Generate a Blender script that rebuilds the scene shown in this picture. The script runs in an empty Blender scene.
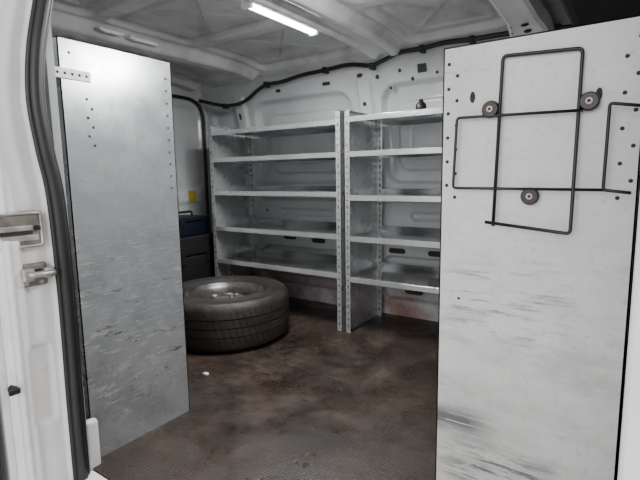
import bpy, bmesh, math, random
from mathutils import Vector, Matrix
random.seed(4)
C = bpy.context.scene.collection
PI = math.pi
F = 462.0
# ------------------------------------------------------------ camera frame
ey = Vector((320, 68, -462)).normalized()
ex = Vector((670, -53, 462)); ex = (ex - ex.dot(ey)*ey).normalized()
ez = ex.cross(ey).normalized()
CAM = Vector((0, 0, .85))
M3 = Matrix((ex, ey, ez))
def pix(u, v, axis, val):
    d = M3 @ Vector(((u-320)/F, (240-v)/F, -1))
    t = (val-CAM[axis])/d[axis]
    return CAM + d*t
# ------------------------------------------------------------ materials
def base_mat(name):
    m = bpy.data.materials.new(name); m.use_nodes = True
    nt = m.node_tree; b = nt.nodes['Principled BSDF']
    return m, nt, b
def N(nt, t, **kw):
    n = nt.nodes.new(t)
    for k, v in kw.items(): setattr(n, k, v)
    return n
def col4(c): return (c[0], c[1], c[2], 1)
def noise_fac(nt, scale, lo, hi, stretch=(1,1,1), detail=6, rough=.6, rot=(0,0,0)):
    tc = N(nt, 'ShaderNodeTexCoord'); mp = N(nt, 'ShaderNodeMapping')
    mp.inputs['Scale'].default_value = stretch; mp.inputs['Rotation'].default_value = rot
    nt.links.new(tc.outputs['Object'], mp.inputs['Vector'])
    no = N(nt, 'ShaderNodeTexNoise'); no.inputs['Scale'].default_value = scale
    no.inputs['Detail'].default_value = detail; no.inputs['Roughness'].default_value = rough
    nt.links.new(mp.outputs[0], no.inputs['Vector'])
    mr = N(nt, 'ShaderNodeMapRange'); mr.inputs['From Min'].default_value = lo; mr.inputs['From Max'].default_value = hi
    nt.links.new(no.outputs['Fac'], mr.inputs['Value'])
    return mr.outputs[0]
def mix(nt, fac, a, b):
    n = N(nt, 'ShaderNodeMix', data_type='RGBA')
    if isinstance(fac, (int, float)): n.inputs[0].default_value = fac
    else: nt.links.new(fac, n.inputs[0])
    for s, k in ((a, 6), (b, 7)):
        if isinstance(s, tuple): n.inputs[k].default_value = col4(s)
        else: nt.links.new(s, n.inputs[k])
    return n.outputs[2]
def mth(nt, op, a, b=0.0):
    n = N(nt, 'ShaderNodeMath', operation=op)
    for s, k in ((a, 0), (b, 1)):
        if isinstance(s, (int, float)): n.inputs[k].default_value = s
        else: nt.links.new(s, n.inputs[k])
    return n.outputs[0]
def mul(nt, a, b): return mth(nt, 'MULTIPLY', a, b)
def zband(nt, z0, z1, soft=.05, axis='Z'):
    tc = N(nt, 'ShaderNodeTexCoord'); sp = N(nt, 'ShaderNodeSeparateXYZ')
    nt.links.new(tc.outputs['Object'], sp.inputs[0])
    a = N(nt, 'ShaderNodeMapRange'); a.inputs['From Min'].default_value = z0-soft; a.inputs['From Max'].default_value = z0+soft
    b = N(nt, 'ShaderNodeMapRange'); b.inputs['From Min'].default_value = z1+soft; b.inputs['From Max'].default_value = z1-soft
    nt.links.new(sp.outputs[axis], a.inputs['Value']); nt.links.new(sp.outputs[axis], b.inputs['Value'])
    return mul(nt, a.outputs[0], b.outputs[0])
def set_bump(nt, b, h, strength, dist):
    bp = N(nt, 'ShaderNodeBump'); bp.inputs['Strength'].default_value = strength; bp.inputs['Distance'].default_value = dist
    nt.links.new(h, bp.inputs['Height']); nt.links.new(bp.outputs[0], b.inputs['Normal'])
def simple(name, c1, c2=None, scale=6, rough=.5, metal=0, bumps=None, lo=.35, hi=.65, stretch=(1,1,1)):
    m, nt, b = base_mat(name)
    c2 = c2 or tuple(x*.85 for x in c1)
    nt.links.new(mix(nt, noise_fac(nt, scale, lo, hi, stretch), c1, c2), b.inputs['Base Color'])
    b.inputs['Roughness'].default_value = rough; b.inputs['Metallic'].default_value = metal
    if bumps: set_bump(nt, b, noise_fac(nt, bumps[0], .2, .8, (1,1,1), 4), bumps[1], bumps[2])
    return m
body_white, nt, b = base_mat('white_body_paint')
c = mix(nt, noise_fac(nt, 7, .35, .65), (.88,.87,.86), (.80,.78,.76))
c = mix(nt, mul(nt, noise_fac(nt, 14, .58, .70, (1,1,.5), 10, .72), .45), c, (.50,.46,.42))
nt.links.new(c, b.inputs['Base Color']); b.inputs['Roughness'].default_value = .25
wall_white, nt, b = base_mat('van_wall_paint')
c = mix(nt, noise_fac(nt, 3, .3, .7), (.56,.57,.575), (.43,.44,.45))
c = mix(nt, mul(nt, zband(nt, -.2, .18, .12), noise_fac(nt, 5, .3, .65)), c, (.24,.14,.12))
nt.links.new(c, b.inputs['Base Color']); b.inputs['Roughness'].default_value = .20
ceil_m, nt, b = base_mat('roof_skin_paint')
c = mix(nt, noise_fac(nt, 2.5, .35, .65), (.62,.62,.62), (.50,.50,.50))
c = mix(nt, mul(nt, noise_fac(nt, 5, .48, .66, detail=9), .5), c, (.32,.31,.30))
nt.links.new(c, b.inputs['Base Color']); b.inputs['Roughness'].default_value = .22
hole_m = simple('dark_hole', (.03,.03,.031), rough=.8)
pin_m = simple('pin_hole', (.045,.045,.045), rough=.8)
def galv_mat(name, a, b2, hi, rough, metal, stretch=(1,1,1)):
    m, nt, b = base_mat(name)
    vo = N(nt, 'ShaderNodeTexVoronoi'); vo.inputs['Scale'].default_value = 60
    tc = N(nt, 'ShaderNodeTexCoord'); nt.links.new(tc.outputs['Object'], vo.inputs['Vector'])
    c = mix(nt, noise_fac(nt, 10, .3, .7, stretch), a, b2)
    c = mix(nt, mul(nt, vo.outputs['Color'], .16), c, hi)
    nt.links.new(c, b.inputs['Base Color']); b.inputs['Metallic'].default_value = metal
    rg = noise_fac(nt, 7, .35, .65, stretch, 8); mr = N(nt, 'ShaderNodeMapRange'); mr.inputs['To Min'].default_value = rough-.05; mr.inputs['To Max'].default_value = rough+.10
    nt.links.new(rg, mr.inputs['Value']); nt.links.new(mr.outputs[0], b.inputs['Roughness'])
    return m
galv = galv_mat('galvanised_shelf_steel', (.45,.46,.465), (.29,.305,.31), (.58,.59,.59), .17, .92, (.6,2,2))
galv_lip = galv_mat('galvanised_shelf_lip', (.68,.69,.695), (.50,.51,.515), (.78,.79,.79), .20, .72, (.5,2,2))
galv_side = galv_mat('galvanised_side_steel', (.46,.47,.475), (.36,.37,.375), (.56,.57,.57), .26, .55)
# big grey left end panel
panel_grey, nt, b = base_mat('worn_grey_panel')
c = mix(nt, noise_fac(nt, 2.2, .40, .60, detail=7, rough=.56), (.56,.58,.595), (.45,.468,.48))
c = mix(nt, mul(nt, mul(nt, noise_fac(nt, 4, .44, .60, (1,1.3,1.3), 9, .62), zband(nt, -.2, .70, .22)), .55), c, (.28,.29,.298))
c = mix(nt, mul(nt, mul(nt, noise_fac(nt, 9, .54, .60, (1,1.2,2.2), 12, .74, (.4,0,0)), zband(nt, .06, .58, .14)), .6), c, (.74,.75,.755))
c = mix(nt, mul(nt, mul(nt, noise_fac(nt, 22, .58, .60, (1,.6,6), 10, .66, (.7,0,0)), zband(nt, .10, .75, .14)), .65), c, (.80,.81,.81))
c = mix(nt, mul(nt, mul(nt, noise_fac(nt, 20, .59, .61, (1,.6,6), 10, .66, (-.5,0,0)), zband(nt, .10, .75, .14)), .55), c, (.80,.81,.81))
c = mix(nt, mul(nt, mul(nt, noise_fac(nt, 12, .60, .63, (1,.8,3), 11, .70, (.45,0,0)), zband(nt, .05, .62, .12)), .75), c, (.12,.12,.12))
c = mix(nt, mul(nt, mul(nt, noise_fac(nt, 30, .66, .70, (1,1,1.6), 8, .7), zband(nt, -.2, .95, .2)), .8), c, (.13,.13,.13))
nt.links.new(c, b.inputs['Base Color']); b.inputs['Metallic'].default_value = .6
rg = noise_fac(nt, 4, .35, .65, detail=10, rough=.68); mr = N(nt, 'ShaderNodeMapRange'); mr.inputs['To Min'].default_value = .19; mr.inputs['To Max'].default_value = .32
nt.links.new(rg, mr.inputs['Value']); nt.links.new(mr.outputs[0], b.inputs['Roughness'])
# white scuffed right end panel
panel_white, nt, b = base_mat('scuffed_white_panel')
c = mix(nt, noise_fac(nt, 2.6, .32, .68, detail=10, rough=.65), (.72,.715,.70), (.55,.545,.53))
c = mix(nt, mul(nt, noise_fac(nt, 60, .56, .72, (1,1,1), 6, .6), .55), c, (.41,.40,.38))
sm = mul(nt, mul(nt, noise_fac(nt, 5, .47, .62, (1,.8,2.2), 12, .72), zband(nt, -.05, .70, .08)), .55)
c = mix(nt, sm, c, (.38,.37,.36))
s1 = mul(nt, mul(nt, noise_fac(nt, 13, .43, .485, (1,.30,8), 12, .76, (.10,0,0)), zband(nt, .205, .26, .02)), zband(nt, -.1, .12, .04, 'Y'))
s4 = mul(nt, mul(nt, mul(nt, noise_fac(nt, 12, .48, .55, (1,.5,4), 12, .78, (-.1,0,0)), zband(nt, .06, .18, .03)), zband(nt, .04, .31, .05, 'Y')), .9)
s2 = mul(nt, mul(nt, mul(nt, noise_fac(nt, 11, .53, .60, (1,.5,7), 12, .74, (-.2,0,0)), zband(nt, .46, .63, .04)), zband(nt, .03, .27, .05, 'Y')), .9)
s3 = mul(nt, noise_fac(nt, 11, .625, .68, (1,.45,5), 12, .74, (.10,0,0)), .6)
for s in (s1, s2, s3, s4): c = mix(nt, mul(nt, s, .88), c, (.07,.07,.07))
nt.links.new(c, b.inputs['Base Color']); b.inputs['Roughness'].default_value = .38
# floor
floor_m, nt, b = base_mat('worn_rubber_floor')
c = mix(nt, noise_fac(nt, 2.4, .38, .63, detail=13, rough=.72), (.0085,.0066,.0055), (.043,.0295,.021))
c = mix(nt, mul(nt, mul(nt, noise_fac(nt, 5, .49, .66, detail=13, rough=.78), .6), zband(nt, -2.2, -.75, .25, 'X')), c, (.100,.072,.054))
c = mix(nt, mul(nt, noise_fac(nt, 120, .63, .70), .3), c, (.14,.115,.095))
nt.links.new(c, b.inputs['Base Color']); b.inputs['Specular IOR Level'].default_value = .45
r = noise_fac(nt, 3, .40, .60, detail=12, rough=.74); mr = N(nt, 'ShaderNodeMapRange'); mr.inputs['To Min'].default_value = .20; mr.inputs['To Max'].default_value = .62
nt.links.new(r, mr.inputs['Value']); nt.links.new(mr.outputs[0], b.inputs['Roughness'])
tc = N(nt, 'ShaderNodeTexCoord'); sp_ = N(nt, 'ShaderNodeSeparateXYZ'); nt.links.new(tc.outputs['Object'], sp_.inputs[0])
g = mth(nt, 'MULTIPLY', mth(nt, 'SINE', mul(nt, mth(nt, 'ADD', sp_.outputs['X'], sp_.outputs['Y']), 330)), mth(nt, 'SINE', mul(nt, mth(nt, 'SUBTRACT', sp_.outputs['X'], sp_.outputs['Y']), 330)))
g = mth(nt, 'ADD', mul(nt, g, .6), mul(nt, noise_fac(nt, 22, .2, .8, detail=9), 2.0))
set_bump(nt, b, g, .34, .0022)
rubber = simple('black_rubber', (.006,.006,.0065), (.013,.0125,.012), 9, .45)
tyre_m, nt, b = base_mat('dusty_tyre_rubber')
c = mix(nt, noise_fac(nt, 5, .38, .66, detail=11, rough=.72), (.0075,.007,.0065), (.036,.029,.024))
b.inputs['Roughness'].default_value = .58
tc = N(nt, 'ShaderNodeTexCoord'); sp_ = N(nt, 'ShaderNodeSeparateXYZ'); nt.links.new(tc.outputs['Object'], sp_.inputs[0])
an = mul(nt, mth(nt, 'ARCTAN2', sp_.outputs['Y'], sp_.outputs['X']), 70)
sn = mth(nt, 'SINE', mth(nt, 'ADD', mth(nt, 'ADD', an, mul(nt, sp_.outputs['Z'], 55)), mul(nt, noise_fac(nt, 6, .2, .8), 2.0)))
sn = mul(nt, mul(nt, mth(nt, 'GREATER_THAN', sn, .65), zband(nt, .05, .21, .012)), noise_fac(nt, 9, .32, .55))
c = mix(nt, mul(nt, sn, .7), c, (.003,.003,.003)); nt.links.new(c, b.inputs['Base Color'])
set_bump(nt, b, mth(nt, 'SUBTRACT', noise_fac(nt, 50, .2, .8), sn), .6, .003)
groove_m = simple('tread_groove', (.004,.004,.004), (.012,.010,.0085), 8, rough=.9)
rim_m = simple('dirty_steel_rim', (.19,.185,.18), (.04,.038,.036), 9, .38, .6)
wire_m = simple('black_wire', (.006,.006,.007), rough=.4)
steel = simple('bright_steel', (.60,.57,.53), (.34,.31,.28), 22, .36, .55)
dull_steel = simple('dull_steel', (.30,.28,.25), (.16,.14,.125), 22, .45, .5)
silver = simple('rusty_screw_head', (.50,.34,.31), (.34,.20,.18), 60, rough=.35, metal=.3)
strapm = simple('strap_steel', (.62,.60,.58), (.5,.48,.46), 20, rough=.4, metal=.3)
blue = simple('dark_blue_plastic', (.0018,.0035,.011), (.0035,.007,.020), 8, .5)
black_pl = simple('black_plastic', (.005,.005,.006), (.010,.010,.012), 8, .6)
headl = simple('black_headliner', (.012,.012,.014), (.02,.02,.022), 40, .9)
white_pl = simple('white_plastic', (.74,.73,.71), (.62,.61,.59), 9, .45)
yellow = simple('yellow_sticker', (.55,.42,.05), (.42,.32,.05), 20, .6)
paper = simple('paper_scrap', (.46,.46,.45), (.22,.22,.215), 60, rough=.5)
asphalt = simple('asphalt', (.30,.30,.29), (.22,.22,.22), 30, .9)
glow, nt, b = base_mat('led_diffuser')
b.inputs['Base Color'].default_value = (.9,.9,.9,1)
b.inputs['Emission Color'].default_value = (.95,.98,1,1); b.inputs['Emission Strength'].default_value = 16
# ------------------------------------------------------------ mesh helpers
def bx(bm, x0, x1, y0, y1, z0, z1, mi=0):
    vs = [bm.verts.new((x, y, z)) for x in (x0, x1) for y in (y0, y1) for z in (z0, z1)]
    for f in ((0,1,3,2),(4,6,7,5),(0,4,5,1),(2,3,7,6),(0,2,6,4),(1,5,7,3)):
        bm.faces.new([vs[i] for i in f]).material_index = mi
def disc(bm, c, n, r, mi=1, seg=10, ry=None, up=None):
    n = Vector(n).normalized(); a = Vector(up) if up else n.orthogonal(); a.normalize(); bb = n.cross(a)
    ry = ry or r
    vs = [bm.verts.new(Vector(c)+a*math.cos(2*PI*i/seg)*r+bb*math.sin(2*PI*i/seg)*ry) for i in range(seg)]
    bm.faces.new(vs).material_index = mi
def cyl(bm, p0, p1, r0, r1=None, seg=20, mi=0):
    r1 = r0 if r1 is None else r1
    p0, p1 = Vector(p0), Vector(p1); n = (p1-p0).normalized(); a = n.orthogonal().normalized(); b_ = n.cross(a)
    R = []
    for p, r in ((p0, r0), (p1, r1)):
        R.append([bm.verts.new(p+(a*math.cos(2*PI*i/seg)+b_*math.sin(2*PI*i/seg))*r) for i in range(seg)])
    for i in range(seg):
        bm.faces.new((R[0][i], R[0][(i+1)%seg], R[1][(i+1)%seg], R[1][i])).material_index = mi
    bm.faces.new(R[0][::-1]).material_index = mi; bm.faces.new(R[1]).material_index = mi
def round_path(pts, rad, n=5, closed=False):
    pts = [Vector(p) for p in pts]; out = []
    L = len(pts)
    for i, p in enumerate(pts):
        if not closed and i in (0, L-1): out.append(p); continue
        a, c_ = pts[i-1], pts[(i+1)%L]
        r = min(rad, (a-p).length*.45, (c_-p).length*.45)
        q0 = p+(a-p).normalized()*r; q1 = p+(c_-p).normalized()*r
        for k in range(n+1):
            t = k/n; out.append(q0*(1-t)**2+p*2*t*(1-t)+q1*t*t)
    return out
def tube(bm, pts, r, seg=8, closed=False, mi=0, flat=1.0):
    pts = [Vector(p) for p in pts]; L = len(pts); rings = []
    prev = None
    for i, p in enumerate(pts):
        if closed: t = pts[(i+1)%L]-pts[i-1]
        else: t = pts[min(i+1, L-1)]-pts[max(i-1, 0)]
        t.normalize()
        if prev is None: a = t.orthogonal().normalized()
        else: a = (prev-t*prev.dot(t)).normalized()
        prev = a; b_ = t.cross(a)
        rings.append([bm.verts.new(p+(a*math.cos(2*PI*k/seg)+b_*math.sin(2*PI*k/seg)*flat)*r) for k in range(seg)])
    for i in range(L if closed else L-1):
        A, B = rings[i], rings[(i+1)%L]
        for k in range(seg):
            f = bm.faces.new((A[k], A[(k+1)%seg], B[(k+1)%seg], B[k])); f.smooth = True; f.material_index = mi
    if not closed:
        bm.faces.new(rings[0][::-1]).material_index = mi; bm.faces.new(rings[-1]).material_index = mi
def lathe(bm, prof, seg=72, closed=True, mi=0, mfn=None):
    rings = [[bm.verts.new((r*math.cos(2*PI*k/seg), r*math.sin(2*PI*k/seg), z)) for k in range(seg)] for r, z in prof]
    n = len(prof)
    for i in range(n if closed else n-1):
        A, B = rings[i], rings[(i+1)%n]
        for k in range(seg):
            f = bm.faces.new((A[k], A[(k+1)%seg], B[(k+1)%seg], B[k])); f.smooth = True
            f.material_index = mfn(prof[i], prof[(i+1)%n]) if mfn else mi
def obj(name, bm, mats, parent=None, bevel=0, fix=True, sharp=None):
    if fix: bmesh.ops.recalc_face_normals(bm, faces=bm.faces)
    me = bpy.data.meshes.new(name); bm.to_mesh(me); bm.free()
    if sharp: me.set_sharp_from_angle(angle=math.radians(sharp))
    for m in (mats if isinstance(mats, (list, tuple)) else [mats]): me.materials.append(m)
    o = bpy.data.objects.new(name, me); C.objects.link(o); o.parent = parent
    if bevel:
        md = o.modifiers.new('bevel', 'BEVEL'); md.width = bevel; md.segments = 3; md.limit_method = 'ANGLE'
    return o
def empty(name, loc, rz=0):
    o = bpy.data.objects.new(name, None); C.objects.link(o); o.location = loc; o.rotation_euler = (0, 0, rz); o.empty_display_size = .1
    return o
def tag(o, label, cat, group=None):
    o['label'] = label; o['category'] = cat
    if group: o['group'] = group
    return o
def struct(o): o['kind'] = 'structure'; return o
def new(): return bmesh.new()
def ss(t): t = max(0, min(1, t)); return t*t*(3-2*t)
def rr(x, z, cx, cz, hw, hh, r):
    qx = abs(x-cx)-hw+r; qz = abs(z-cz)-hh+r
    return math.hypot(max(qx, 0), max(qz, 0))+min(max(qx, qz), 0)-r
def relief(name, fn, nu, nv, mats, mfn=None):
    bm = new(); V = [[bm.verts.new(fn(i/nu, j/nv)) for j in range(nv+1)] for i in range(nu+1)]
    for i in range(nu):
        for j in range(nv):
            f = bm.faces.new((V[i][j], V[i+1][j], V[i+1][j+1], V[i][j+1])); f.smooth = True
            if mfn: f.material_index = mfn((i+.5)/nu, (j+.5)/nv)
    return struct(obj(name, bm, mats, fix=False))
# ------------------------------------------------------------ the van shell
XR, XF = -2.75, .06
# x, z, half width, half height, corner radius of the holes pressed in the far wall
HOLES = [(-2.0,.435,.055,.016,.016), (-1.755,.424,.055,.016,.016), (-1.18,.40,.055,.016,.016), (-.93,.40,.055,.016,.016),
  (-1.38,1.43,.020,.012,.012), (-1.27,1.41,.012,.012,.012), (-1.0,1.42,.026,.022,.006), (-1.13,1.425,.010,.010,.010), (-.83,1.42,.030,.012,.012),
  (-.70,1.42,.014,.014,.014), (-1.36,1.27,.012,.012,.012), (-1.36,1.08,.011,.022,.011), (-1.40,.86,.012,.012,.012), (-1.33,.66,.020,.010,.010), (-1.36,.45,.012,.012,.012),
  (-2.36,1.28,.010,.022,.010), (-2.36,1.0,.012,.012,.012), (-2.36,.7,.010,.022,.010), (-1.62,1.415,.030,.010,.010), (-2.0,1.415,.020,.010,.010), (-.46,1.05,.010,.022,.010),
  (-2.20,.62,.010,.010,.010), (-1.50,.62,.010,.010,.010), (-1.86,.50,.014,.010,.010), (-1.08,.165,.06,.03,.02), (-.86,.165,.06,.03,.02),
  (-1.34,1.20,.010,.010,.010), (-1.10,.50,.010,.010,.010), (-.75,.50,.012,.012,.012), (-1.72,.51,.010,.010,.010),
  (-1.06,1.375,.010,.010,.010), (-.92,1.39,.008,.008,.008), (-1.20,1.345,.010,.010,.010), (-.76,1.375,.012,.008,.008)]
def wall_h(x, z):
    h = .035
    for cx in (-1.86, -.88):
        h -= .056*ss(.5-rr(x, z, cx, 1.085, .385, .275, .10)/.016)
        h += .042*ss(.5-rr(x, z, cx, 1.075, .30, .195, .07)/.016)
        h -= .026*ss(.5-abs(rr(x, z, cx, 1.075, .22, .125, .06))/.02)
        h -= .044*ss(.5-rr(x, z, cx, .23, .40, .13, .06)/.016)
        h += .028*ss(.5-rr(x, z, cx, .23, .32, .07, .04)/.016)
        h -= .038*ss(.5-rr(x, z, cx, .61, .22, .022, .02)/.014)
        h -= .026*ss(.5-rr(x, z, cx, .72, .40, .02, .02)/.014)
        h += .016*ss(.5-(abs(z-.50)-.008)/.012)
    h -= .03*ss(.5-rr(x, z, -2.55, 1.05, .12, .3, .07)/.03)
    h -= .03*ss(.5-rr(x, z, -.18, .9, .16, .42, .07)/.03)
    for cx in (-1.36, -2.36, -.48): h += .028*ss(.5-(abs(x-cx)-.045)/.016)*ss((1.44-z)/.06)
    return h
YW = 2.572
def wall_y(x, z): return YW-wall_h(x, z)-.12*(max(0, z-.9)/.6)**2
def wall_fn(s, t):
    x = XR+s*(XF-XR); z = t*1.515
    return (x, wall_y(x, z), z)
wb = relief('wall_back', wall_fn, 330, 180, wall_white)
bm = new()
for (hx, hz, hw, hh, hr) in HOLES:
    ring, outer = [], []
    for sx, sz, a0 in ((1,1,0), (-1,1,90), (-1,-1,180), (1,-1,270)):
        for k in range(5):
            a_ = math.radians(a0+k*22.5)
            for L, g in ((ring, 0), (outer, .004)):
                L.append((hx+sx*(hw-hr)+math.cos(a_)*(hr+g), hz+sz*(hh-hr)+math.sin(a_)*(hr+g)))
    yc = min(wall_y(x, z) for x, z in outer)
    R = [bm.verts.new((x, min(wall_y(x, z), yc+.012)-.0035, z)) for x, z in ring]
    O = [bm.verts.new((x, min(wall_y(x, z), yc+.012)-.0015, z)) for x, z in outer]
    bm.faces.new(R).material_index = 1
    for k in range(len(R)): bm.faces.new((O[k], O[(k+1)%len(R)], R[(k+1)%len(R)], R[k])).material_index = 0
obj('pressed_holes', bm, [wall_white, hole_m], wb)
BAYS = [(-2.62,-2.19), (-2.07,-1.27), (-1.06,-.51)]
def ceil_fn(s, t):
    x = XR+s*(XF-XR); y = .60+t*(2.45-.60)
    z = 1.56-.065*(abs(y-1.525)/.9)**7
    b_ = max(ss(.5-(abs(x-c)-w)/.020) for c, w in ((-1.165, .085), (-2.13, .045), (-.44, .06), (-2.68, .05)))
    b_ *= ss((2.385-y)/.08)
    b_ -= .3*ss(.5-(abs(x+1.165)-.035)/.02)*ss((2.385-y)/.08)
    z -= .062*b_
    q = 0
    for x0, x1 in BAYS:
        cx, hw = (x0+x1)/2, (x1-x0)/2-.025
        for k in range(3):
            cy = .95+.57*k
            d_ = rr(x, y, cx, cy, hw, .25, .05)
            q = max(q, ss(-d_/.012))
            q -= .55*ss(.5-(abs(d_+.06)-.004)/.008)*(d_ < 0)
            if hw > .2: q -= .50*ss(.5-(abs(abs(x-cx)-abs(y-cy)*.9)-.004)/.010)*ss((-d_-.07)/.01)
    z += .026*(1-max(0, b_))*q
    return (x, y, z)
relief('ceiling', ceil_fn, 340, 230, ceil_m)
bm = new(); bx(bm, XR, XF, .66, 2.58, -.05, 0); struct(obj('floor', bm, floor_m))
bm = new(); bx(bm, -1.29, .02, .56, .66, -.09, -.004); struct(obj('trim_1', bm, body_white, bevel=.006))       # door sill
bm = new(); bx(bm, XR, -1.295, .636, .656, 0, 1.50); struct(obj('wall_right', bm, wall_white))
bm = new(); bx(bm, -1.29, XF, .58, .66, 1.40, 1.58); struct(obj('trim_2', bm, body_white, bevel=.01))          # roof rail over the door
bm = new(); bx(bm, .012, XF, .70, 2.58, 0, 1.57); struct(obj('wall_front', bm, wall_white))
bm = new(); bx(bm, .0015, .11, .52, .72, -.1, 1.45); struct(obj('trim_3', bm, body_white, bevel=.008))           # front door pillar
bm = new(); bx(bm, -.26, .01, 1.1, 2.40, 1.40, 1.56)
struct(obj('trim_4', bm, headl, bevel=.04))                                                                    # black headliner at the cab end
# front body pillar sweeping from the far wall into the roof, with round holes
arc = round_path([(-.44,2.48,1.18), (-.44,2.41,1.42), (-.44,2.23,1.475), (-.44,1.80,1.492)], .14, 8)
bm = new(); prev = None
for i, p in enumerate(arc):
    t = (arc[min(i+1, len(arc)-1)]-arc[max(i-1, 0)]).normalized(); n = Vector((0, -t.z, t.y)); n = -n if n.z > 0 else n
    w_ = .060+.018*math.sin(PI*i/(len(arc)-1))
    row = [bm.verts.new(p+Vector((dx, 0, 0))+n*h) for dx, h in ((-w_-.012,-.04), (-w_,.004), (-w_+.014,.012), (-w_+.03,.002), (w_-.03,.002), (w_-.014,.012), (w_,.004), (w_+.012,-.04))]
    if prev:
        for k in range(7): bm.faces.new((prev[k], prev[k+1], row[k+1], row[k])).smooth = True
    if i % 3 == 1: disc(bm, p+n*.004, n, .015, 1, 16, .019)
    elif i % 3 == 2: disc(bm, p+n*.0135+Vector((-w_+.014,0,0)), n, .006, 1, 10)
    prev = row
struct(obj('trim_7', bm, [body_white, hole_m], sharp=40))
# added white bars standing in for light glints on the roof bow
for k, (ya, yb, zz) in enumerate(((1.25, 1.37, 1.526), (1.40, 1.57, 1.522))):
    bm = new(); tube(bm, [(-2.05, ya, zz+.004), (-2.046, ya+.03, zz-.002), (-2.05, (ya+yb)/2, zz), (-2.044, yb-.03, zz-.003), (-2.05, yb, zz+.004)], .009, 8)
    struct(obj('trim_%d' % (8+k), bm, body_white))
# rear doors
def door_relief(name, y0, y1):
    cy = (y0+y1)/2; hw = (y1-y0)/2
    def fn(s, t):
        y = y0+s*(y1-y0); z = t*1.5
        h = .03-.025*ss(.5-rr(y, z, cy, 1.06, hw-.11, .30, .09)/.03)-.02*ss(.5-rr(y, z, cy, .40, hw-.11, .27, .06)/.03)
        return (XR+h, y, z)
    return relief(name, fn, 60, 100, wall_white)
door_relief('door_1', 1.545, 2.52); door_relief('door_2', .64, 1.535)
bm = new()
tube(bm, round_path([(-2.70,.72,.03), (-2.70,2.42,.03), (-2.70,2.42,1.42), (-2.70,.72,1.42)], .16, 6, True), .012, 8, True)
tag(obj('door_seal', bm, rubber), 'black rubber seal looped around the rear door opening', 'door seal')
# door jamb on the left
SEAL = [(52,-60),(44,0),(37,50),(37,100),(46,150),(57,200),(68,300),(76,400),(84,490),(92,580)]
sp = [pix(u, v, 0, -1.275) for u, v in SEAL]
def seal_y(z):
    q = sorted((p.z, p.y) for p in sp)
    if z <= q[0][0]: return q[0][1]
    for (a, ya), (c_, yc) in zip(q, q[1:]):
        if z <= c_: return ya+(yc-ya)*(z-a)/(c_-a)
    return q[-1][1]
def jamb_fn(s, t):
    z = -.15+t*1.65; y1 = seal_y(z)+.022; y0 = .470
    y = y0+s*(y1-y0); dd = y1-.022-y
    h = -.018*ss((dd-.012)/.012)*ss((.10-dd)/.02) + .004*ss(.5-(abs(y-.50)-.006)/.01)
    h -= .025*ss((.485-y)/.015)
    h -= .012*ss(.5-rr(y, z, .535, .735, .048, .032, .012)/.01)
    h -= .012*ss(.5-rr(y, z, .555, .30, .03, .11, .015)/.012)
    return (-1.292+h, y, z)
relief('trim_5', jamb_fn, 60, 220, body_white)
bm = new(); bx(bm, XR, -1.312, .456, .472, -.2, 1.5); struct(obj('trim_6', bm, body_white))                    # quarter panel
d = struct(obj('door_3', (lambda b_: (bx(b_, -2.65, -1.325, .33, .42, -.15, 1.45), b_)[1])(new()), body_white, bevel=.015))
bm = new(); tube(bm, [(-1.322,.425,-.14), (-1.322,.425,1.44)], .016); obj('edge_seal', bm, rubber, d)
bm = new(); bx(bm, -6, 5, -6, 6, -.70, -.66); struct(obj('ground', bm, asphalt))
# door seal around the side opening
path = [Vector(p) for p in sp[::-1]]
fine = []
for i in range(len(path)-1):
    p0 = path[max(i-1, 0)]; p1 = path[i]; p2 = path[i+1]; p3 = path[min(i+2, len(path)-1)]
    for k in range(6):
        t = k/6
        fine.append(.5*((2*p1)+(p2-p0)*t+(2*p0-5*p1+4*p2-p3)*t*t+(3*p1-p0-3*p2+p3)*t**3))
fine.append(path[-1])
bm = new(); tube(bm, fine, .0155, 12)
tube(bm, [p+Vector((-.007,.016,0)) for p in fine], .009, 8); tube(bm, [p+Vector((-.008,-.015,0)) for p in fine], .008, 8)
tag(obj('door_seal', bm, rubber), 'thick black rubber weatherstrip running down the white pillar beside grey panel', 'door seal')
# striker and lock plate on the jamb
def Jm(u, v): return pix(u, v, 0, -1.29)
a, c_ = Jm(-8, 214), Jm(46, 246)
t0 = tag(empty('latch_plate', ((-1.304), (a.y+c_.y)/2, (a.z+c_.z)/2)), 'worn steel latch recess plate above the striker on the white pillar', 'latch')
hw = (c_.y-a.y)/2; hh = (a.z-c_.z)/2
bm = new(); bx(bm, 0, .006, -hw, hw, -hh, hh); obj('plate', bm, dull_steel, t0, .003)
bm = new()
tube(bm, round_path([(.008,-hw+.004,-hh+.004), (.008,hw-.004,-hh+.004), (.008,hw-.004,hh-.004), (.008,-hw+.004,hh-.004)], .008, 4, True), .004, 8, True)
obj('raised_rim', bm, steel, t0)
bm = new(); bx(bm, .006, .013, -hw*.93, hw*.55, -.002, .012); obj('guide_rail', bm, steel, t0, .003)
bm = new(); bx(bm, .006, .009, -hw*.93, hw*.8, -hh*.62, -.014); obj('lower_rail', bm, steel, t0, .002)
bm = new(); bx(bm, .0055, .0068, -hw*.9, hw*.55, -.0125, -.0035); obj('slot', bm, hole_m, t0)
bm = new(); cyl(bm, (.006, hw*.74, .003), (.013, hw*.74, .003), .007, .006, 14); obj('bolt', bm, black_pl, t0)
a = Jm(34, 275)
t0 = tag(empty('door_striker', (-1.309, a.y, a.z)), 'chunky steel door striker with a looped pin bolted to the white pillar', 'striker')
bm = new(); bx(bm, 0, .014, -.038, .038, -.032, .030); obj('plate', bm, dull_steel, t0, .010)
bm = new(); bx(bm, .012, .036, -.032, -.002, -.014, .020); obj('block', bm, steel, t0, .006)
bm = new(); bx(bm, .012, .032, .024, .046, -.012, .016); obj('block', bm, steel, t0, .006)
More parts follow.
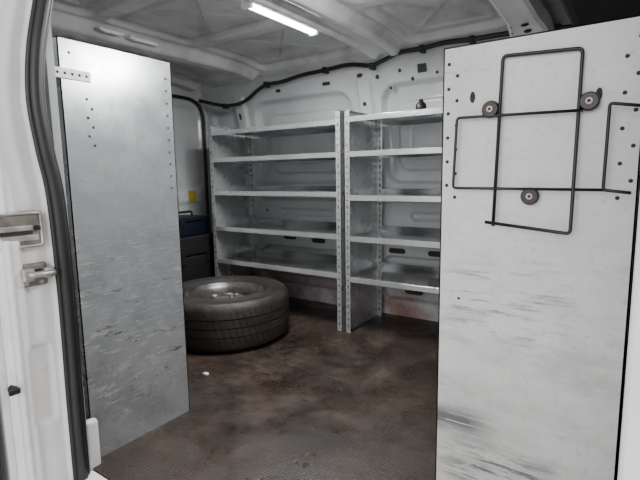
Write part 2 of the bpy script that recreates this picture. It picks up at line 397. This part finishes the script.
bm = new(); tube(bm, round_path([(.008,-.014,.004), (.042,-.014,.004), (.042,.042,.002), (.008,.042,.002)], .012), .0085); obj('striker_loop', bm, steel, t0)
for q in (-.018, .018):
    bm = new(); cyl(bm, (.013, q, -.021), (.019, q, -.021), .007, .006, 6); obj('bolt', bm, steel, t0)
bm = new(); bx(bm, .0135, .0148, 0, .022, -.010, .014); obj('slot', bm, hole_m, t0)
a = Jm(15, 390)
bm = new(); cyl(bm, (-1.306, a.y, a.z), (-1.280, a.y, a.z), .012, .008, 14); bx(bm, -1.284, -1.276, a.y-.018, a.y+.008, a.z-.008, a.z+.006)
tag(obj('rubber_stop', bm, rubber, bevel=.002), 'small black rubber buffer low down on the white pillar', 'door stop')
# white sill end cap between seal and grey panel
t0 = tag(empty('sill_cap', (-1.30, .670, -.06)), 'rounded white sill cap at the foot of the grey panel', 'trim cap')
bm = new(); bx(bm, -.016, .012, -.020, .020, 0, .205); obj('cap', bm, white_pl, t0, .011)
bm = new(); bx(bm, -.012, .030, -.018, .016, 0, .040); obj('foot', bm, white_pl, t0, .010)
# ------------------------------------------------------------ shelving units
def end_panel(root, x, sgn, D, H, m, web_holes, z0=0, pitch=.036, fl=.031, hm=None):
    bm = new(); t = .003
    bx(bm, min(x, x+sgn*t), max(x, x+sgn*t), 0, D, z0, H)
    bx(bm, min(x, x+sgn*fl), max(x, x+sgn*fl), 0, t, z0, H)
    bx(bm, min(x, x+sgn*fl), max(x, x+sgn*fl), D-t, D, z0, H)
    bx(bm, min(x, x+sgn*.02), max(x, x+sgn*.02), 0, D, H-t, H)
    z = z0+.04; k = 0
    while z < H-.02:
        disc(bm, (x+sgn*fl*.55, -.0006, z), (0,-1,0), .0052, 1, 10, .0095 if k % 3 == 0 else .0052, (1,0,0))
        disc(bm, (x+sgn*fl*.55, D-t-.0006, z), (0,-1,0), .0066, 1, 10, .0115 if k % 3 == 0 else .0066, (1,0,0))
        z += pitch; k += 1
    for (y, z, ra, rb) in web_holes: disc(bm, (x-sgn*.0006, y, z), (-sgn,0,0), ra, 1, 12, rb, (0,1,0))
    return obj('end_panel', bm, [m, hm or hole_m], root)
def tray(root, x0, x1, D, z, m, lip=.029):
    bm = new(); t = .0025
    bx(bm, x0, x1, .004, D-.004, z-t, z)
    bx(bm, x0, x1, .001, .004, z-lip+.008, z+.006, 1); bx(bm, x0, x1, .004, .014, z+.004, z+.006, 1); bx(bm, x0, x1, .004, .018, z-lip+.008, z-lip+.010)
    bx(bm, x0, x1, D-.007, D-.004, z-.02, z+.03)
    return obj('shelf_tray', bm, [m, galv_lip], root, .0008)
def unit(label, loc, rz, W, D, H, zs, m0, m1, h0=(), h1=(), group=None, hm=None, inset=.004):
    r = tag(empty('shelving_unit', loc, rz), label, 'shelving unit', group)
    end_panel(r, 0, 1, D, H, m0, h0, hm=hm); end_panel(r, W, -1, D, H, m1, h1, hm=hm)
    for z in zs: tray(r, inset, W-inset, D, z, galv)
    return r
def back_unit(label, x, zs):
    r = tag(empty('shelving_unit', (x, 2.10, 0)), label, 'shelving unit', 'shelving along the far wall')
    for xx, sg in ((0, 1), (1.0, -1)): end_panel(r, xx, sg, .375, 1.19, galv_side, (), hm=pin_m)
    for z in zs:
        o = tray(r, .031, .969, .375, z, galv)                       # trays sit between the perforated flanges
    return r
back_unit('five-tier galvanised shelving unit behind the tyre, nearer the rear door', -2.305, (1.142,.973,.763,.532,.317))
back_unit('five-tier galvanised shelving unit partly hidden by the white scuffed panel', -1.283, (1.15,.972,.745,.527,.305))
lh = [(.30-.014*(k%2), 1.08-.026*k, .0040, .0040) for k in range(6)]+[(.024, 1.18-.040*k, .0040, .0040) for k in range(10)]+[(.34, 1.20, .004, .004), (.09, .2, .004, .004), (.2, .33, .0035, .0035)]
lu = unit('shelving unit by the left pillar whose tall worn grey end panel faces the door', (-1.32, 1.05, 0), PI, 1.0, .37, 1.238, (1.15,.9,.65,.4,.12), panel_grey, galv, lh, hm=pin_m)
bm = new(); bx(bm, -.0045, -.0005, .285, .392, 1.128, 1.156)
for k in range(5): disc(bm, (-.0052, .298+.02*k, 1.142), (-1,0,0), .004, 1, 10)
obj('strap_bracket', bm, [strapm, hole_m], lu, .0008)
W2 = .92; D2 = .396; y2 = 1.10
rh = [(.014+.020*(k%2), 1.105-.028*k, .0042, .0042) for k in range(12)]+[(.383-.020*(k%2), 1.105-.034*k, .0042, .0042) for k in range(10)]
rh += [(.070, 1.025, .0062, .013), (.32, 1.005, .0062, .013), (.05, .55, .0035, .0035)]
ru = unit('shelving unit at right whose scuffed white end panel carries the wire rack', (-.397, y2+W2, 0), -PI/2, W2, D2, 1.143, (1.1,.85,.6,.35,.1), galv, panel_white, (), rh)
# ------------------------------------------------------------ wire rack on the white panel
o_ = pix(531, 195, 1, y2); base = Vector((o_.x, y2, o_.z))
t0 = tag(empty('wire_rack', base), 'black wire document rack screwed to the scuffed white panel', 'wire rack')
def Q(u, v, y): return pix(u, v, 1, y)-base
bm = new(); tube(bm, round_path([Q(493,226,1.080), Q(503,56,1.091), Q(583,48,1.091), Q(570,234,1.074), Q(485,222,1.074)], .010), .0038); obj('tall_loop', bm, wire_m, t0)
bm = new(); tube(bm, round_path([Q(583,110,1.083), Q(457,118,1.083), Q(453,188,1.083), Q(606,190,1.081)], .008), .0032); obj('wide_frame', bm, wire_m, t0)
bm = new(); tube(bm, round_path([Q(631,193,1.062), Q(603,190,1.075), Q(610,103,1.074), Q(648,106,1.070)], .007), .0032); obj('side_hook', bm, wire_m, t0)
for (u, v) in ((492,110), (590,102), (531,196)):
    p = Q(u, v, y2)
    bm = new(); cyl(bm, p+Vector((0,-.013,0)), p+Vector((0,-.020,0)), .0195, .0165, 28); cyl(bm, p, p+Vector((0,-.013,0)), .008, .008, 14)
    w = obj('rubber_washer', bm, wire_m, t0, .001)
    bm = new()
    lathe(bm, [(.0001,.0203),(.0072,.0203),(.0072,.0216),(.0060,.0226),(.0034,.0226),(.0030,.0212),(.0001,.0212)], 24, False)
    bmesh.ops.transform(bm, matrix=Matrix.Translation(p) @ Matrix.Rotation(PI/2, 4, 'X'), verts=bm.verts)
    for f in bm.faces:
        if (f.calc_center_median()-p).xz.length < .0032: f.material_index = 1
    obj('screw', bm, [silver, black_pl], w, sharp=30)
# ------------------------------------------------------------ tyre
TX, TY = -1.845, 1.745
t0 = tag(empty('spare_wheel', (TX, TY, 0)), 'worn van tyre on a steel rim lying flat on the floor before the shelves', 'tyre')
prof = [(.205,.032),(.215,.014),(.235,.004),(.265,0),(.300,.002),(.325,.009),(.340,.020),(.348,.033),(.352,.048)]
for z in (.086, .131, .175): prof += [(.354, z-.0032), (.348, z-.0026), (.348, z+.0026), (.354, z+.0032)]
prof += [(.352,.212),(.348,.227),(.340,.240),(.331,.248),(.326,.251),(.323,.251),(.300,.257),(.290,.2565),(.286,.260),(.280,.260),(.277,.257),(.258,.258),(.255,.261),(.250,.260),(.240,.254),(.228,.242),(.215,.232),(.205,.214)]
bm = new(); lathe(bm, prof, 120, mfn=lambda a, b: 1 if (.3475 < min(a[0], b[0]) < .3485 and abs(a[1]-b[1]) < .008) else 0); obj('tyre', bm, [tyre_m, groove_m], t0, sharp=42)
bm = new(); lathe(bm, [(.214,.230),(.210,.238),(.205,.235),(.202,.216),(.196,.202),(.190,.186),(.186,.146),(.180,.07),(.196,.04),(.204,.02),(.200,.02),(.175,.07),(.180,.146),(.185,.186),(.192,.204),(.198,.220)], 72); obj('rim_barrel', bm, rim_m, t0)
ZD = .168
bm = new(); nr, na = 22, 120; G = []
for i in range(nr+1):
    r = .032+(.184-.032)*i/nr
    z = ZD+.022*ss((r-.06)/.04)-.042*ss((r-.12)/.06)
    G.append([bm.verts.new((r*math.cos(2*PI*k/na), r*math.sin(2*PI*k/na), z)) for k in range(na)])
for i in range(nr):
    for k in range(na):
        r = .032+(.184-.032)*(i+.5)/nr; th = 2*PI*(k+.5)/na
        skip = False
        for j in range(10):
            dt = (th-2*PI*j/10+PI)%(2*PI)-PI
            if math.hypot(dt*r/.022, (r-.142)/.016) < 1: skip = True
        if not skip:
            f = bm.faces.new((G[i][k], G[i][(k+1)%na], G[i+1][(k+1)%na], G[i+1][k])); f.smooth = True
o = obj('wheel_disc', bm, rim_m, t0); md = o.modifiers.new('solid', 'SOLIDIFY'); md.thickness = .006
for j in range(5):
    a_ = 2*PI*(j+.5)/5; bm = new(); cyl(bm, (.075*math.cos(a_), .075*math.sin(a_), ZD), (.075*math.cos(a_), .075*math.sin(a_), ZD+.028), .011, .009, 6)
    obj('wheel_bolt', bm, steel, t0)
def scrap(px, py, pz, s, ang):
    bm = new(); bmesh.ops.create_icosphere(bm, subdivisions=2, radius=s)
    for v in bm.verts:
        v.co *= random.uniform(.5, 1.2); v.co.z = max(v.co.z*.18, -s*.1); v.co.x *= 1.8
    zmin = min(v.co.z for v in bm.verts)
    for v in bm.verts: v.co.z -= zmin
    o = obj('litter_flake', bm, paper); o.location = (px, py, pz); o.rotation_euler = (0, 0, ang)
    return tag(o, 'small pale flake of litter lying inside the wheel centre', 'litter', 'flakes of litter in the wheel centre')
for dx, dy, s in ((-.105,.02,.015), (-.06,.088,.017), (-.015,.108,.012)):
    scrap(TX+dx, TY+dy, ZD+.0225, s, dx*40)
# ------------------------------------------------------------ lamp, harness, small things
t0 = tag(empty('strip_lamp', (-1.265, 1.595, 1.53)), 'lit white LED strip lamp fixed across the roof', 'lamp')
L, w = .225, .020
bm = new(); bx(bm, -w-.004, w+.004, -L, L, -.022, .012); obj('lamp_housing', bm, white_pl, t0, .004)
bm = new()
prof = [(w*math.cos(a_), -.022-w*math.sin(a_)) for a_ in [PI*k/10 for k in range(11)]]
A = [[bm.verts.new((x, y, z)) for x, z in prof] for y in (-L+.015, L-.015)]
for k in range(10): bm.faces.new((A[0][k], A[0][k+1], A[1][k+1], A[1][k])).smooth = True
bm.faces.new(A[0]); bm.faces.new(A[1][::-1]); obj('diffuser', bm, glow, t0)
for s in (-1, 1):
    bm = new(); bx(bm, -w-.003, w+.003, min(s*(L-.015), s*L), max(s*(L-.015), s*L), -.024-w, -.020); obj('end_cap', bm, white_pl, t0, .003)
HP = [(200,100),(213,104),(225,107),(238,105),(248,100),(257,91),(266,85),(283,81),(300,76),(325,71),(350,63),(372,66),(386,58),(400,52),(422,48),(445,42),(472,39),(500,34),(558,28),(600,26)]
hp = [pix(u, v+random.uniform(-1, 1), 1, 2.365) for u, v in HP]
t0 = tag(empty('wiring_harness', hp[5]), 'black wiring harness clipped along the top edge of the far wall', 'cable')
bm = new(); tube(bm, round_path([p-hp[5] for p in hp], .12, 6), .0125, 8); obj('cable', bm, rubber, t0)
for i in (2, 6, 9, 11, 14, 16, 18):
    p = hp[i]-hp[5]; bm = new(); bx(bm, p.x-.012, p.x+.012, p.y-.016, p.y+.03, p.z-.018, p.z+.016); obj('cable_clip', bm, black_pl, t0, .003)
# cases by the rear door
def case(name, label, x0, x1, y0, y1, z0, z1, m, rz=0, top=True):
    cx, cy = (x0+x1)/2, (y0+y1)/2; t = tag(empty(name, (cx, cy, z0), rz), label, 'case'); w, dd, h = (x1-x0)/2, (y1-y0)/2, z1-z0
    bm = new(); bx(bm, -w, w, -dd, dd, 0, h*.72); obj('case_body', bm, m, t, .012)
    bm = new(); bx(bm, -w-.006, w+.006, -dd-.006, dd+.006, h*.73, h); obj('lid', bm, m, t, .014)
    if top:
        bm = new(); tube(bm, round_path([(w*.1,-.09,h-.004),(w*.1,-.09,h+.028),(w*.1,.09,h+.028),(w*.1,.09,h-.004)], .012), .008); obj('handle', bm, black_pl, t)
    for s in (-1, 1):
        bm = new(); bx(bm, w+.002, w+.013, s*.11-.018, s*.11+.018, h*.62, h*.82); obj('latch', bm, black_pl, t, .003)
case('storage_case', 'black plastic case on the floor between the tyre and the rear door', -2.66, -2.40, 1.82, 2.24, 0, .475, black_pl, 0, False)
case('storage_case', 'dark blue plastic case stacked on the black one by the rear door', -2.64, -2.42, 1.88, 2.18, .4755, .60, blue, .12)
p = pix(193, 196, 0, -2.714)
bm = new(); bx(bm, -2.721, -2.716, p.y-.035, p.y+.035, p.z-.04, p.z+.04, 0)
tag(obj('sticker', bm, yellow), 'small yellow sticker on the white rear door above the blue case', 'sticker')
p = pix(421, 107, 1, 2.15)
t0 = tag(empty('black_cap', (p.x, 2.15, 1.1565)), 'small round black cap sitting on the top shelf near the white panel', 'cap')
bm = new(); lathe(bm, [(0.0001,0),(.022,0),(.026,.012),(.024,.03),(.012,.040),(.010,.052),(.0001,.054)], 24, False); obj('cap_body', bm, rubber, t0)
p = pix(206, 375, 2, 0)
bm = new(); bx(bm, p.x-.012, p.x+.012, p.y-.009, p.y+.009, 0, .010); tag(obj('litter_scrap', bm, white_pl, bevel=.003), 'tiny white scrap of litter on the floor in front of the tyre', 'litter')
# ------------------------------------------------------------ light
w = bpy.data.worlds.new('World'); bpy.context.scene.world = w; w.use_nodes = True
bg = w.node_tree.nodes['Background']; bg.inputs['Color'].default_value = (.98,.985,1,1); bg.inputs['Strength'].default_value = 1.2
def area(name, loc, target, sx, sy, e, colr=(1,1,1)):
    l = bpy.data.lights.new(name, 'AREA'); l.shape = 'RECTANGLE'; l.size = sx; l.size_y = sy; l.energy = e; l.color = colr
    o = bpy.data.objects.new(name, l); C.objects.link(o); o.location = loc
    o.rotation_euler = (Vector(target)-Vector(loc)).to_track_quat('-Z', 'Y').to_euler(); return o
area('daylight', (-.3, -2.6, 1.6), (-1.2, 2.0, .8), 3, 2, 78)
area('ground_bounce', (-.5, -.6, -.5), (-1.2, 1.8, 1.5), 1.6, 1.0, 8)
area('lamp_light', (-1.265, 1.595, 1.478), (-1.265, 1.596, 0), .04, .42, 29)
area('panel_sheen_fill', (-.42, 1.35, 1.41), (-1.32, .85, 1.0), .22, .06, 9)  # unseen light added to put a sheen on the grey end panel
# ------------------------------------------------------------ camera
cd = bpy.data.cameras.new('Camera'); cd.sensor_width = 36; cd.lens = F/640*36; cd.clip_start = .02
co = bpy.data.objects.new('Camera', cd); C.objects.link(co)
co.matrix_world = Matrix.Translation(CAM) @ M3.to_4x4()
bpy.context.scene.camera = co
